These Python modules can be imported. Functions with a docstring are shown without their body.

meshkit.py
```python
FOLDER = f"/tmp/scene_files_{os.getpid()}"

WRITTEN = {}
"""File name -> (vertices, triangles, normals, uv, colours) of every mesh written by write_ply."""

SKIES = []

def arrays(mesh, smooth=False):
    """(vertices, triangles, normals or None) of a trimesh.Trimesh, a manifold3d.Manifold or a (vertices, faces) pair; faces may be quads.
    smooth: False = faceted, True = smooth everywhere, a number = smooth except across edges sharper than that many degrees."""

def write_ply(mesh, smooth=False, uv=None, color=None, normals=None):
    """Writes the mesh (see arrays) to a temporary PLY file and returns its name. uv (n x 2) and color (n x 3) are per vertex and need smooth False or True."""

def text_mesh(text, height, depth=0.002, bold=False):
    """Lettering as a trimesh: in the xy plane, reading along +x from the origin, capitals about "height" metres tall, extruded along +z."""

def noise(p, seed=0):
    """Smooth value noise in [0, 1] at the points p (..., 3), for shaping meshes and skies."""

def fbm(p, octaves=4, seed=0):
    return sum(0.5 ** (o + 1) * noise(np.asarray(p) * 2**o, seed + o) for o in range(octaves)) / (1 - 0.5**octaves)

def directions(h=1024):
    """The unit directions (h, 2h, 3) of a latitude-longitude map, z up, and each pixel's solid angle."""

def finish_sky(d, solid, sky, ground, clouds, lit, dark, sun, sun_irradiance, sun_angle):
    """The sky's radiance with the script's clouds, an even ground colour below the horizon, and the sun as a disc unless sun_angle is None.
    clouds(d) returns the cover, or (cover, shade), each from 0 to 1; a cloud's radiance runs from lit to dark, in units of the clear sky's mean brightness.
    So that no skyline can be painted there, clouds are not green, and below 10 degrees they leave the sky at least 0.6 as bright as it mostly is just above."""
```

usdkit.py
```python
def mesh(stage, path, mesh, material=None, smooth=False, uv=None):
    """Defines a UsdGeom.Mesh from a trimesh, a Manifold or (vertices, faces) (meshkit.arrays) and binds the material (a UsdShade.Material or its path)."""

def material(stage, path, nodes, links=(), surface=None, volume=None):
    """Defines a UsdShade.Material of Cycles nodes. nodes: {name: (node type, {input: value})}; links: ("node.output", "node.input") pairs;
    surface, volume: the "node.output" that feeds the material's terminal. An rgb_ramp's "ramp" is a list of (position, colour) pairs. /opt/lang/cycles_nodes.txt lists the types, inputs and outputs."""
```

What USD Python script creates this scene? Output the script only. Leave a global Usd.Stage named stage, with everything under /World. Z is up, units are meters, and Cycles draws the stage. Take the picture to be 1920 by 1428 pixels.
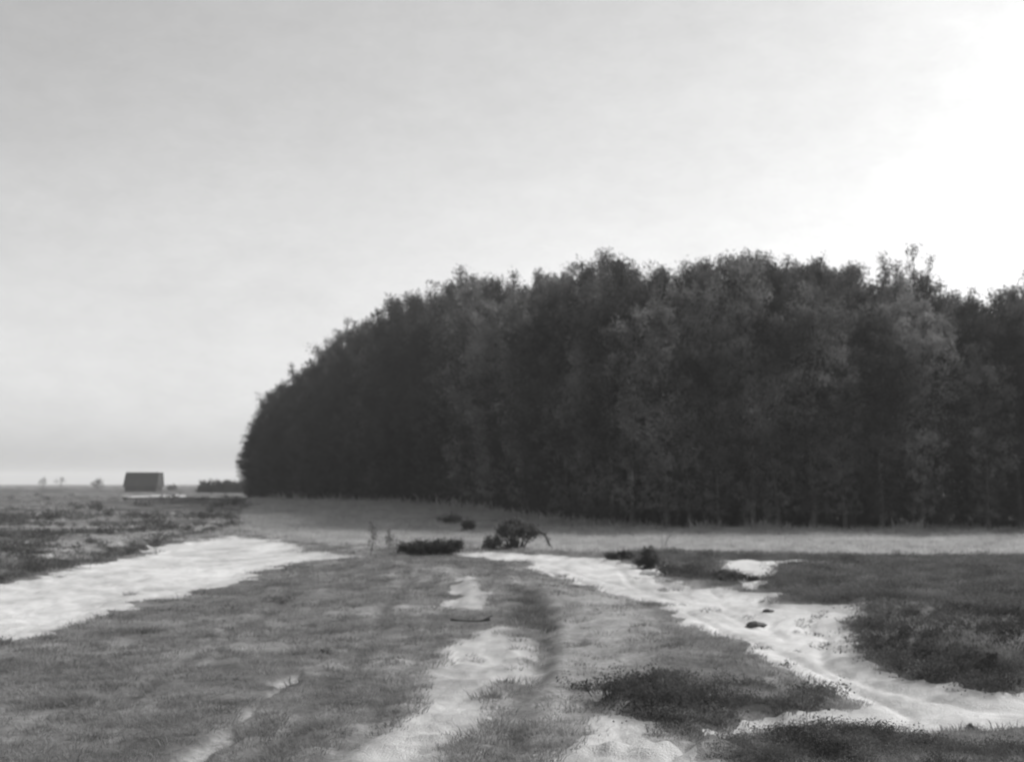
import math
import numpy as np
import usdkit
import meshkit
from pxr import Gf, Sdf, Usd, UsdGeom, UsdLux, UsdShade, Vt

stage = Usd.Stage.CreateInMemory()
UsdGeom.SetStageUpAxis(stage, 'Z')
UsdGeom.SetStageMetersPerUnit(stage, 1.0)
UsdGeom.Xform.Define(stage, '/World')
stage.SetDefaultPrim(stage.GetPrimAtPath('/World'))
UsdGeom.Scope.Define(stage, '/World/Looks')

# ------------------------------------------------------------------ camera, sky, sun, exposure
EYE = 1.7                                   # eye height above the grass
HFOV = math.radians(45.0)
F = 960.0 / math.tan(HFOV / 2)              # focal length in pixels of the 1920 wide photograph
HORIZON = 906.0
PITCH = math.atan((HORIZON - 714.0) / F)
EXPOSURE = 1.53
SUN_AZ, SUN_EL = math.radians(62.0), math.radians(38.0)   # from the view direction (+y) towards +x
SUN_INTENSITY, SUN_ANGLE = 0.4, 12.0
SKY_STRENGTH = 0.066

cam = UsdGeom.Camera.Define(stage, '/World/camera')
cam.CreateHorizontalApertureAttr(36.0)
cam.CreateFocalLengthAttr(36.0 / (2 * math.tan(HFOV / 2)))
cam.CreateClippingRangeAttr((0.1, 20000.0))
cam.CreateFStopAttr(36.0 / (2 * math.tan(HFOV / 2)) / 8.5)   # an 8.5 mm lens opening
cam.CreateFocusDistanceAttr(3.2)                             # the box camera is focused near: all is a little soft
cam.CreateExposureAttr(EXPOSURE)
xf = UsdGeom.Xformable(cam)
xf.AddTranslateOp().Set((0, 0, EYE))
xf.AddRotateXOp().Set(90.0 + math.degrees(PITCH))

sun = UsdLux.DistantLight.Define(stage, '/World/sun')
sun.CreateNormalizeAttr(True)
sun.CreateIntensityAttr(SUN_INTENSITY)
sun.CreateAngleAttr(SUN_ANGLE)
sun.CreateColorAttr((1.0, 0.985, 0.97))
sx = UsdGeom.Xformable(sun)
sx.AddRotateZOp().Set(math.degrees(-SUN_AZ))
sx.AddRotateXOp().Set(-(90.0 - math.degrees(SUN_EL)))     # -z first points down, then away from the sun

mat = usdkit.material
sky_mat = mat(stage, '/World/Looks/sky_light', {
    'sky': ('sky_texture', {'sky_type': 'single_scattering', 'sun_disc': False, 'sun_elevation': SUN_EL, 'sun_rotation': SUN_AZ,
                            'air_density': 1.0, 'aerosol_density': 2.0, 'ozone_density': 1.0}),
    'grey': ('rgb_to_bw', {}),
    'co': ('texture_coordinate', {}),
    'stretch': ('mapping', {'scale': (1.0, 1.0, 2.2)}),
    'cloud': ('noise_texture', {'scale': 1.6, 'detail': 5.0, 'roughness': 0.55, 'distortion': 0.3}),
    'fine': ('noise_texture', {'scale': 24.0, 'detail': 8.0, 'roughness': 0.75}),
    'cr': ('map_range', {'from_min': 0.3, 'from_max': 0.7, 'to_min': 0.92, 'to_max': 1.07}),
    'fr': ('map_range', {'from_min': 0.3, 'from_max': 0.7, 'to_min': 0.95, 'to_max': 1.05}),
    'mul': ('math', {'math_type': 'multiply'}),
    'mul2': ('math', {'math_type': 'multiply'}),
    'veil': ('mix_float', {'fac': 0.12, 'b': 3.4}),
    'rgb': ('combine_color', {}),
    'bg': ('background_shader', {'strength': SKY_STRENGTH}),
}, [('sky.color', 'grey.color'), ('co.generated', 'stretch.vector'), ('stretch.vector', 'cloud.vector'), ('stretch.vector', 'fine.vector'),
    ('cloud.fac', 'cr.value'), ('fine.fac', 'fr.value'), ('grey.val', 'veil.a'), ('veil.result', 'mul.value1'), ('cr.result', 'mul.value2'),
    ('mul.value', 'mul2.value1'), ('fr.result', 'mul2.value2'), ('mul2.value', 'rgb.r'), ('mul2.value', 'rgb.g'), ('mul2.value', 'rgb.b'),
    ('rgb.color', 'bg.color')], surface='bg.background')
dome = UsdLux.DomeLight.Define(stage, '/World/sky')
UsdShade.MaterialBindingAPI.Apply(dome.GetPrim()).Bind(sky_mat)
for k, v in (('kind', 'structure'), ('label', 'pale hazy overcast sky, brightest on the right'), ('category', 'sky')):
    dome.GetPrim().SetCustomDataByKey(k, v)

# ------------------------------------------------------------------ helpers
used = {}


def numbered(parent, name):
    path = f'{parent}/{name}'
    n = used.get(path, -1) + 1
    used[path] = n
    return path if n == 0 else f'{path}_{n:03d}'


def tag(prim, label=None, cat=None, group=None, kind=None):
    for k, v in (('label', label), ('category', cat), ('group', group), ('kind', kind)):
        if v:
            prim.SetCustomDataByKey(k, v)


def thing(name, label, cat, loc=(0, 0, 0), rot=0.0, scale=None, group=None):
    x = UsdGeom.Xform.Define(stage, numbered('/World', name))
    x.AddTranslateOp().Set(Gf.Vec3d(*map(float, loc)))
    x.AddRotateZOp().Set(float(rot))
    if scale is not None:
        x.AddScaleOp().Set(Gf.Vec3f(*map(float, scale)))
    tag(x.GetPrim(), label, cat, group)
    return x.GetPrim()


def part(parent, name, mesh, material, smooth=False):
    return usdkit.mesh(stage, numbered(str(parent.GetPath()), name), mesh, material, smooth=smooth).GetPrim()


def fbm2(x, y, scale, octaves=4, seed=0):
    """noise of about -1 to 1 over the plan"""
    p = np.stack([np.asarray(x) / scale, np.asarray(y) / scale, np.full(np.shape(x), seed * 7.31 + 0.5)], -1)
    return (meshkit.fbm(p, octaves, seed) - 0.5) * 3.0


def smooth01(x):
    x = np.clip(x, 0, 1)
    return x * x * (3 - 2 * x)


def at(px, py):
    """the place on flat ground that the photograph's pixel shows"""
    u, w = (np.asarray(px, float) - 960) / F, (714 - np.asarray(py, float)) / F
    vy, vz = math.cos(PITCH) - w * math.sin(PITCH), math.sin(PITCH) + w * math.cos(PITCH)
    t = -EYE / vz
    return np.stack([u * t, vy * t], -1)


def plan(points):
    p = np.asarray(points, float)
    return at(p[:, 0], p[:, 1])


def sdf(poly, x, y):
    """signed distance to a polygon in plan, positive inside"""
    q = np.stack([x, y], -1)
    best = np.full(len(q), 1e18)
    inside = np.zeros(len(q), bool)
    a, b = poly, np.roll(poly, -1, axis=0)
    for (ax, ay), (bx, by) in zip(a, b):
        e, w = np.array([bx - ax, by - ay]), q - [ax, ay]
        t = np.clip((w @ e) / max(e @ e, 1e-12), 0, 1)
        d = w - t[:, None] * e
        best = np.minimum(best, (d * d).sum(1))
        c = (ay > q[:, 1]) != (by > q[:, 1])
        if by != ay:
            inside ^= c & (q[:, 0] < (bx - ax) * (q[:, 1] - ay) / (by - ay) + ax)
    return np.sqrt(best) * np.where(inside, 1, -1)


# ------------------------------------------------------------------ the lie of the land: outlines in plan
SAND = {
    'left': plan([(-700, 1205), (-300, 1150), (0, 1098), (100, 1077), (200, 1053), (300, 1027), (400, 1010), (440, 1003), (500, 1010), (560, 1024), (600, 1036),
                  (690, 1040), (690, 1044), (600, 1049), (545, 1057), (500, 1066), (478, 1074), (480, 1086), (430, 1096), (370, 1102), (310, 1120), (240, 1131),
                  (160, 1160), (60, 1190), (-60, 1215), (-300, 1285), (-700, 1400)]),
    'right': plan([(860, 1040), (900, 1047), (960, 1054), (1040, 1083), (1150, 1117), (1240, 1138), (1300, 1170), (1400, 1207), (1500, 1265), (1570, 1293), (1605, 1312),
                   (1612, 1326), (1500, 1333), (1430, 1342), (1370, 1360), (1340, 1378), (1400, 1376), (1480, 1362), (1560, 1350), (1680, 1360), (1800, 1360), (1920, 1352),
                   (2300, 1345), (2300, 1230), (1920, 1284), (1870, 1300), (1800, 1286), (1720, 1268), (1665, 1254), (1615, 1232), (1602, 1212), (1612, 1182), (1570, 1166),
                   (1572, 1158), (1650, 1157), (1655, 1149), (1600, 1134), (1480, 1131), (1462, 1122), (1478, 1111), (1430, 1110), (1390, 1113), (1360, 1100),
                   (1310, 1102), (1270, 1088), (1252, 1070), (1238, 1060), (1190, 1058), (1150, 1049), (1090, 1044), (1000, 1040), (930, 1037)]),
    'patch': plan([(1338, 1056), (1400, 1050), (1482, 1053), (1470, 1072), (1440, 1094), (1412, 1107), (1384, 1098), (1366, 1078)]),
    'streak': plan([(1470, 1050), (1560, 1054), (1650, 1059), (1650, 1067), (1560, 1065), (1490, 1062)]),
    'middle': plan([(905, 1180), (940, 1174), (958, 1195), (955, 1225), (968, 1215), (982, 1195), (994, 1228), (970, 1265), (930, 1290), (912, 1325), (890, 1370),
                    (835, 1430), (760, 1520), (560, 1540), (690, 1428), (735, 1372), (765, 1335), (812, 1300), (840, 1240), (870, 1205)]),
    'worn': plan([(870, 1098), (905, 1100), (915, 1130), (900, 1145), (870, 1140), (862, 1118)]),
    'near': plan([(1000, 1445), (1058, 1410), (1078, 1388), (1120, 1374), (1128, 1345), (1160, 1326), (1188, 1344), (1205, 1380), (1245, 1398), (1285, 1428), (1340, 1500),
                  (1000, 1520), (960, 1480)]),
    'far': plan([(225, 929.5), (345, 927.0), (350, 931.0), (240, 932.5)]),
}
FIELD = plan([(-1500, 907.5), (462, 907.5), (470, 932), (446, 980), (430, 987), (300, 1021), (200, 1046), (100, 1070), (0, 1091), (-300, 1142), (-700, 1196), (-1500, 1260)])
BANK = plan([(440, 982), (432, 989), (300, 1025), (200, 1050), (0, 1095), (-300, 1150), (-300, 1135), (0, 1083), (200, 1040), (300, 1017)])
HEATH = plan([(1150, 1040), (1250, 1036), (1500, 1041), (1920, 1044), (2500, 1046), (2500, 1215), (2100, 1262), (1920, 1286), (1870, 1302), (1800, 1287), (1720, 1270), (1610, 1220),
              (1620, 1170), (1660, 1150), (1480, 1128), (1440, 1106), (1380, 1100), (1330, 1098), (1265, 1084), (1250, 1056), (1160, 1050)])
DARK = plan([(1110, 1300), (1190, 1284), (1300, 1292), (1420, 1290), (1520, 1302), (1600, 1318), (1590, 1330), (1450, 1345), (1360, 1366), (1280, 1380), (1215, 1372), (1180, 1335)])
DARK2 = plan([(1250, 1398), (1400, 1382), (1560, 1357), (1680, 1363), (1920, 1357), (2300, 1350), (2300, 1560), (1380, 1560)])
WEAR = plan([(1060, 1110), (1170, 1120), (1230, 1200), (1200, 1290), (1110, 1310), (1040, 1340), (1010, 1310), (1060, 1230), (1070, 1160)])
RUT = plan([(960, 1110), (1010, 1120), (1035, 1180), (1020, 1250), (960, 1330), (930, 1310), (980, 1250), (1000, 1200), (950, 1150)])
TRACK = plan([(605, 1240), (560, 1268), (500, 1312), (420, 1380), (330, 1460), (300, 1460), (400, 1378), (485, 1312), (550, 1265)])
PALE = plan([(690, 1034), (480, 1004), (440, 985), (485, 938), (700, 946), (860, 965), (1000, 986), (1100, 990), (1500, 996), (2500, 998), (2500, 1045), (1920, 1043), (1500, 1040), (1250, 1036), (1000, 1036), (900, 1030), (800, 1010)])
HEATH_LOW = plan([(1625, 1185), (1700, 1155), (1850, 1160), (2500, 1150), (2500, 1290), (1870, 1302), (1720, 1272), (1615, 1226)])
HUMP = plan([(600, 1052), (900, 1050), (1040, 1086), (1240, 1142), (1400, 1212), (1580, 1305), (1300, 1285), (1150, 1240), (1000, 1150), (700, 1100)])

# the forest edge: where the outermost trees stand, from its far left end to beyond the right of the picture
EDGE_PX = np.array([(458, 933), (480, 935.5), (540, 938), (600, 940), (700, 943.5), (800, 950), (900, 961), (960, 970), (1020, 979), (1100, 986), (1250, 991), (1500, 994),
                    (1750, 995), (1920, 995.5), (2200, 996), (2500, 996)])
EDGE = plan(EDGE_PX)
WOOD = np.vstack([EDGE, EDGE[-1] + [40, 50], EDGE[0] + [90, 60], EDGE[0] + [12, 10]])
TOPS = np.array([(440, 870), (458, 838), (472, 800), (485, 765), (500, 735), (530, 715), (560, 692), (600, 672), (630, 632), (660, 612), (700, 600), (735, 560), (790, 552), (830, 520),
                 (870, 505), (905, 515), (940, 528), (1000, 510), (1050, 500), (1090, 490), (1130, 472), (1170, 490), (1200, 512), (1250, 505), (1300, 500), (1360, 478),
                 (1400, 482), (1450, 495), (1500, 490), (1560, 502), (1610, 508), (1650, 515), (1700, 500), (1745, 530), (1800, 538), (1860, 548), (1900, 535),
                 (1960, 515), (2500, 500)], float)


RUTS = [plan(p) for p in ([(470, 1440), (600, 1300), (720, 1160), (770, 1060)], 
                         [(640, 1440), (770, 1260), (845, 1130), (868, 1064)], [(985, 1085), (1030, 1180), (1000, 1290), (930, 1440)], [(200, 1330), (360, 1230), (540, 1120)])]
RIDGES = [plan(p) for p in ([(1640, 1188), (1722, 1160)], [(1688, 1206), (1748, 1174)], [(1712, 1232), (1752, 1212)], [(1770, 1238), (1802, 1200)], [(1808, 1242), (1842, 1206)], [(1836, 1254), (1878, 1214)],
                           [(1655, 1226), (1690, 1212)], [(1868, 1216), (1908, 1180)], [(1880, 1268), (1915, 1228)])]


def lines_near(lines, x, y):
    q, best = np.stack([x, y], -1), np.full(np.shape(x), 1e9)
    for line in lines:
        for a, b in zip(line[:-1], line[1:]):
            e, w = b - a, q - a
            t = np.clip((w @ e) / (e @ e), 0, 1)
            best = np.minimum(best, np.hypot(*(w - t[:, None] * e).T))
    return best


def fields(x, y):
    """everything the ground is at the points: height, tone (base colour), and the sand outlines (positive inside)"""
    x, y = np.asarray(x, float), np.asarray(y, float)
    r = np.hypot(x, y)
    rag = np.clip(0.016 * r, 0.05, 0.5)
    rough = rag * (0.9 * fbm2(x, y, 0.9, 4, 3) + 0.6 * fbm2(x, y, 0.3, 4, 5))
    s = {}
    for k, poly in SAND.items():
        amount = {'far': 0.3, 'patch': 0.5, 'streak': 0.5, 'right': 1.15, 'left': 1.15, 'middle': 1.3, 'near': 1.2, 'worn': 1.6}.get(k, 0.8)
        s[k] = sdf(poly, x, y) + amount * rough
        if k in ('middle', 'worn', 'near'):                 # these are broken up by grass
            s[k] = np.minimum(s[k], 0.16 + 0.33 * fbm2(x, y, 0.4, 4, 9))
    for k in ('left', 'right'):                              # islands of soil and trodden grass inside the roads
        s[k] = np.minimum(s[k], np.where(r < 60, 0.62 + 0.62 * fbm2(x, y, 0.85, 5, 14), 1.0))
    sandy = np.max(list(s.values()), axis=0)
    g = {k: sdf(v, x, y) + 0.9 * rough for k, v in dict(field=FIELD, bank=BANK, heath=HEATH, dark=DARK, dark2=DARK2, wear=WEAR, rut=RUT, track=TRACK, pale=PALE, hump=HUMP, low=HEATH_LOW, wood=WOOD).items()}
    mottle = 0.75 * fbm2(x, y, 1.5, 4, 15) + 0.12 + 0.3 * fbm2(x, y, 0.5, 3, 16)
    for k in ('dark', 'dark2'):
        g[k] = np.minimum(g[k] + mottle, 0.3 + 0.8 * fbm2(x, y, 0.6, 3, 17))
    # height
    z = 0.05 * fbm2(x, y, 5.0, 3, 1) + 0.025 * fbm2(x, y, 0.8, 3, 2) * np.clip(40 / r, 0, 1)
    z = z + 0.018 * fbm2(x, y, 0.22, 3, 4) * np.clip(25 / r, 0, 1) + 0.03 * np.abs(fbm2(x, y, 0.5, 3, 6)) * np.clip(25 / r, 0, 1)
    z = z - 0.07 * smooth01(s['right'] / 0.7 + 0.3) - 0.05 * smooth01(s['left'] / 1.0 + 0.2) - 0.03 * smooth01(np.maximum(s['middle'], s['near']) / 0.3)
    z = z + 0.22 * smooth01(g['field'] / 0.8) * np.clip(1.2 - r / 150, 0.15, 1)
    z = z + 0.10 * smooth01(g['hump'] / 1.5) + 0.10 * smooth01(g['heath'] / 1.2) * np.clip((30 - r) / 12, 0, 1)
    rut_a = sdf(SAND['right'], x, y)
    z = z - 0.03 * smooth01(1 - np.abs(rut_a - 0.35) / 0.12) - 0.025 * smooth01(1 - np.abs(rut_a - 0.85) / 0.12)
    wander = 0.10 * fbm2(x, y, 0.8, 3, 41)
    g['rutline'] = lines_near(RUTS, x + wander, y)
    g['ridge'] = lines_near(RIDGES, x + 0.4 * wander, y)
    z = z - 0.022 * np.exp(-(g['rutline'] / 0.10) ** 2) + 0.008 * np.exp(-((g['rutline'] - 0.22) / 0.08) ** 2)
    z = z + 0.15 * np.exp(-(g['ridge'] / 0.13) ** 2) + 0.13 * np.abs(fbm2(x, y, 0.42, 3, 44)) * smooth01(np.maximum.reduce([g['low'], g['dark'], g['dark2']]) / 0.4 + 0.3)
    z = z - 0.05 * smooth01(g['rut'] / 0.4 + 0.3)
    z = z - 0.04 * smooth01(g['track'] / 0.1 + 0.5)
    z = z * np.clip(1.5 - r / 400, 0, 1)
    # tone: the base colour of turf and soil
    n1, n2 = fbm2(x, y, 1.3, 4, 11), fbm2(x, y, 6.0, 3, 12)
    tone = 0.19 * (1 + 0.4 * n1 + 0.2 * n2 + 0.35 * fbm2(x, y, 0.35, 4, 13))
    def lay(tone, value, f, width):
        return tone + (value - tone) * smooth01(f / width + 0.5)
    tone = lay(tone, 0.27 * (1 + 0.1 * n1), g['pale'], 1.5)
    tone = lay(tone, 0.31 * (1 + 0.2 * n1), g['wear'], 1.2)
    tone = lay(tone, 0.055, g['rut'], 0.45)
    lumps = fbm2(x, y, 2.2, 5, 21) + 0.5 * fbm2(x, y, 9.0, 3, 22)
    tone = lay(tone, np.clip(0.17 + 0.13 * lumps + 0.06 * fbm2(x, y, 0.7, 3, 25) - 0.05 * smooth01((r - 90) / 80), 0.05, 0.30), g['field'], 0.8)
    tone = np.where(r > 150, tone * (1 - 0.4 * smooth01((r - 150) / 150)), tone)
    tone = lay(tone, 0.065, g['bank'], 0.5)
    tone = lay(tone, 0.085 * (1 + 0.5 * n1), g['heath'], 0.7)
    tone = lay(tone, 0.04 * (1 + 0.5 * n1), np.minimum(g['low'], g['heath']), 0.8)
    tone = lay(tone, 0.06 * (1 + 0.5 * n1), np.maximum(g['dark'], g['dark2']), 0.4)
    tone = lay(tone, 0.15, 0.05 - g['ridge'], 0.06)
    tone = tone * (1 - 0.4 * np.exp(-(g['rutline'] / 0.10) ** 2) * np.clip(0.5 + fbm2(x, y, 1.5, 2, 42), 0, 1)) * (1 + 0.4 * np.exp(-((g['rutline'] - 0.24) / 0.1) ** 2) * np.clip(0.4 + fbm2(x, y, 1.2, 2, 43), 0, 1))
    tone = lay(tone, 0.36, g['track'] - 0.02, 0.1)
    tone = lay(tone, 0.33, np.maximum(s['middle'], s['near']) + 0.12, 0.4)
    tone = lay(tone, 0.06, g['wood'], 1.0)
    return z, np.clip(tone, 0.012, 0.5), s, sandy, g


# ------------------------------------------------------------------ materials
def grey_of(nodes, links, value):
    nodes['rgb'] = ('combine_color', {})
    links += [(value, 'rgb.r'), (value, 'rgb.g'), (value, 'rgb.b')]


def ground_material(name, base, low, high, bump, attr=True, scales=(2.2, 19.0, 90.0)):
    nodes = {'geo': ('geometry', {}),
             'a': ('noise_texture', {'scale': scales[0], 'detail': 6.0, 'roughness': 0.6}),
             'b': ('noise_texture', {'scale': scales[1], 'detail': 5.0, 'roughness': 0.65}),
             'c': ('noise_texture', {'scale': scales[2], 'detail': 3.0, 'roughness': 0.6}),
             'ar': ('map_range', {'from_min': 0.3, 'from_max': 0.7, 'to_min': low, 'to_max': high}),
             'br': ('map_range', {'from_min': 0.3, 'from_max': 0.7, 'to_min': low, 'to_max': high}),
             'm1': ('math', {'math_type': 'multiply'}), 'm2': ('math', {'math_type': 'multiply', 'value2': base}),
             'h': ('math', {'math_type': 'add'}),
             'bump': ('bump', {'strength': bump, 'distance': 0.03}),
             'p': ('principled_bsdf', {'roughness': 1.0, 'specular_ior_level': 0.1})}
    links = [('geo.position', 'a.vector'), ('geo.position', 'b.vector'), ('geo.position', 'c.vector'), ('a.fac', 'ar.value'), ('b.fac', 'br.value'),
             ('ar.result', 'm1.value1'), ('br.result', 'm1.value2'), ('m1.value', 'm2.value1'), ('b.fac', 'h.value1'), ('c.fac', 'h.value2'), ('h.value', 'bump.height'),
             ('bump.normal', 'p.normal')]
    if attr:
        nodes['t'] = ('attribute', {'attribute': 'tone'})
        links.append(('t.fac', 'm2.value2'))
    grey_of(nodes, links, 'm2.value')
    links.append(('rgb.color', 'p.base_color'))
    return mat(stage, '/World/Looks/' + name, nodes, links, surface='p.BSDF')


def leaf_material(name, dark, light, translucent=0.3, scale=1.1, patch=0.45):
    nodes = {'o': ('object_info', {}), 'g': ('geometry', {}),
             'i': ('map_range', {'from_min': 0.0, 'from_max': 1.0, 'to_min': dark, 'to_max': light}),
             'v': ('map_range', {'from_min': 0.0, 'from_max': 1.0, 'to_min': 0.78, 'to_max': 1.22}),
             'm': ('math', {'math_type': 'multiply'}), 'm0': ('math', {'math_type': 'multiply'}),
             'n': ('noise_texture', {'scale': scale, 'detail': 4.0, 'roughness': 0.6}),
             'nr': ('map_range', {'from_min': 0.32, 'from_max': 0.68, 'to_min': 1 - patch, 'to_max': 1 + patch}),
             'd': ('diffuse_bsdf', {}), 't': ('translucent_bsdf', {}), 'x': ('mix_closure', {'fac': translucent})}
    links = [('g.random_per_island', 'i.value'), ('o.random', 'v.value'), ('i.result', 'm0.value1'), ('v.result', 'm0.value2'),
             ('g.position', 'n.vector'), ('n.fac', 'nr.value'), ('m0.value', 'm.value1'), ('nr.result', 'm.value2')]
    grey_of(nodes, links, 'm.value')
    links += [('rgb.color', 'd.color'), ('rgb.color', 't.color'), ('d.BSDF', 'x.closure1'), ('t.BSDF', 'x.closure2')]
    return mat(stage, '/World/Looks/' + name, nodes, links, surface='x.closure')


def plain(name, value, scale=8.0, spread=0.3):
    nodes = {'co': ('texture_coordinate', {}), 'n': ('noise_texture', {'scale': scale, 'detail': 5.0}),
             'r': ('map_range', {'from_min': 0.3, 'from_max': 0.7, 'to_min': value * (1 - spread), 'to_max': value * (1 + spread)}),
             'b': ('bump', {'strength': 0.5, 'distance': 0.02}),
             'p': ('principled_bsdf', {'roughness': 0.95, 'specular_ior_level': 0.15})}
    links = [('co.object', 'n.vector'), ('n.fac', 'r.value'), ('n.fac', 'b.height'), ('b.normal', 'p.normal')]
    grey_of(nodes, links, 'r.result')
    links.append(('rgb.color', 'p.base_color'))
    return mat(stage, '/World/Looks/' + name, nodes, links, surface='p.BSDF')


M_TURF = ground_material('turf', 1.0, 0.72, 1.28, 0.9)
M_SAND = ground_material('sand', 0.42, 0.90, 1.12, 0.6, attr=True, scales=(1.1, 8.0, 60.0))
M_BARK = plain('bark', 0.055)
M_DEAD = plain('dead_wood', 0.05, 20.0)
M_CLOD = plain('dark_soil', 0.085, 14.0, 0.5)
M_LEAF = leaf_material('dark_foliage', 0.08, 0.19, 0.3, 0.5, 0.55)
M_LEAF_PALE = leaf_material('pale_foliage', 0.20, 0.40, 0.3, 0.5, 0.65)
M_LEAF_MID = leaf_material('mid_foliage', 0.13, 0.30, 0.3, 0.5, 0.65)
M_GRASS = leaf_material('grass_blades', 0.20, 0.44, 0.4, 1.7, 0.42)
M_STRAW = leaf_material('pale_grass_blades', 0.42, 0.62, 0.45, 0.5, 0.2)
M_HEATH = leaf_material('heath_foliage', 0.14, 0.28, 0.3, 1.4, 0.5)
M_HEATH_DARK = leaf_material('dark_heath_foliage', 0.09, 0.20, 0.3, 1.8, 0.6)
M_WEED = leaf_material('weed_foliage', 0.11, 0.24, 0.3)
M_PLANK = plain('weathered_planks', 0.035, 3.0)
M_THATCH = plain('old_thatch', 0.04, 2.0)
M_DOOR = plain('dark_door', 0.05, 3.0)

# ------------------------------------------------------------------ the ground, one sheet cut along the sand's edges
az = np.unique(np.concatenate([np.linspace(-180, -40, 36), np.linspace(-40, -26, 60), np.linspace(-26, 26, 530), np.linspace(26, 40, 60), np.linspace(40, 180, 36)[:-1]]).round(5))
rr = np.concatenate([[0.4, 1.2, 2.2, 3.2], 4.2 * 1.009 ** np.arange(0, 300), 62.0 * 1.02 ** np.arange(0, 82), 320 * 1.15 ** np.arange(0, 15)])
A, R = np.meshgrid(np.radians(az), rr, indexing='ij')
GX, GY = (R * np.sin(A)).ravel(), (R * np.cos(A)).ravel()
z, tone, s, sandy, g = fields(GX, GY)
na, nr = A.shape
ii, jj = np.meshgrid(np.arange(na), np.arange(nr - 1), indexing='ij')
i2 = (ii + 1) % na
quads = np.stack([ii * nr + jj, ii * nr + jj + 1, i2 * nr + jj + 1, i2 * nr + jj], -1).reshape(-1, 4)
tri = np.vstack([quads[:, [0, 2, 1]], quads[:, [0, 3, 2]]])
centre = len(GX)
P = np.vstack([np.stack([GX, GY, z], -1), [[0, 0, 0]]])
fan = np.stack([np.full(na, centre), np.arange(na) * nr, ((np.arange(na) + 1) % na) * nr], -1)
tri = np.vstack([tri, fan[:, [0, 2, 1]]])
fn = np.cross(P[tri[:, 1]] - P[tri[:, 0]], P[tri[:, 2]] - P[tri[:, 0]])
tri[fn[:, 2] < 0] = tri[fn[:, 2] < 0][:, [0, 2, 1]]
fn = np.where(fn[:, 2:] < 0, -fn, fn)
NRM = np.zeros_like(P)
for k in range(3):
    np.add.at(NRM, tri[:, k], fn)
sand_tone = 0.475 * (1 + 0.16 * fbm2(GX, GY, 1.1, 4, 31) - 0.30 * np.clip(fbm2(GX - GY * 0.3, GY * 0.45, 0.55, 4, 33), 0, 1) + 0.13 * fbm2(GX, GY, 0.28, 4, 32))
sand_tone = np.where(sandy < 0.25, sand_tone * (0.8 + 0.8 * np.clip(sandy, 0, 0.25)), sand_tone)
sand_tone = sand_tone * np.where((s['middle'] > -0.1) | (s['near'] > -0.1) | (s['worn'] > -0.1), 0.88, 1.0)
keys = list(SAND)
ATT = np.vstack([np.column_stack([GX, GY, z, NRM[:-1], tone, sand_tone] + [s[k] for k in keys]), np.concatenate([P[-1], NRM[-1], [0.12, 0.4], [-9.0] * len(keys)])[None]])


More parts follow.
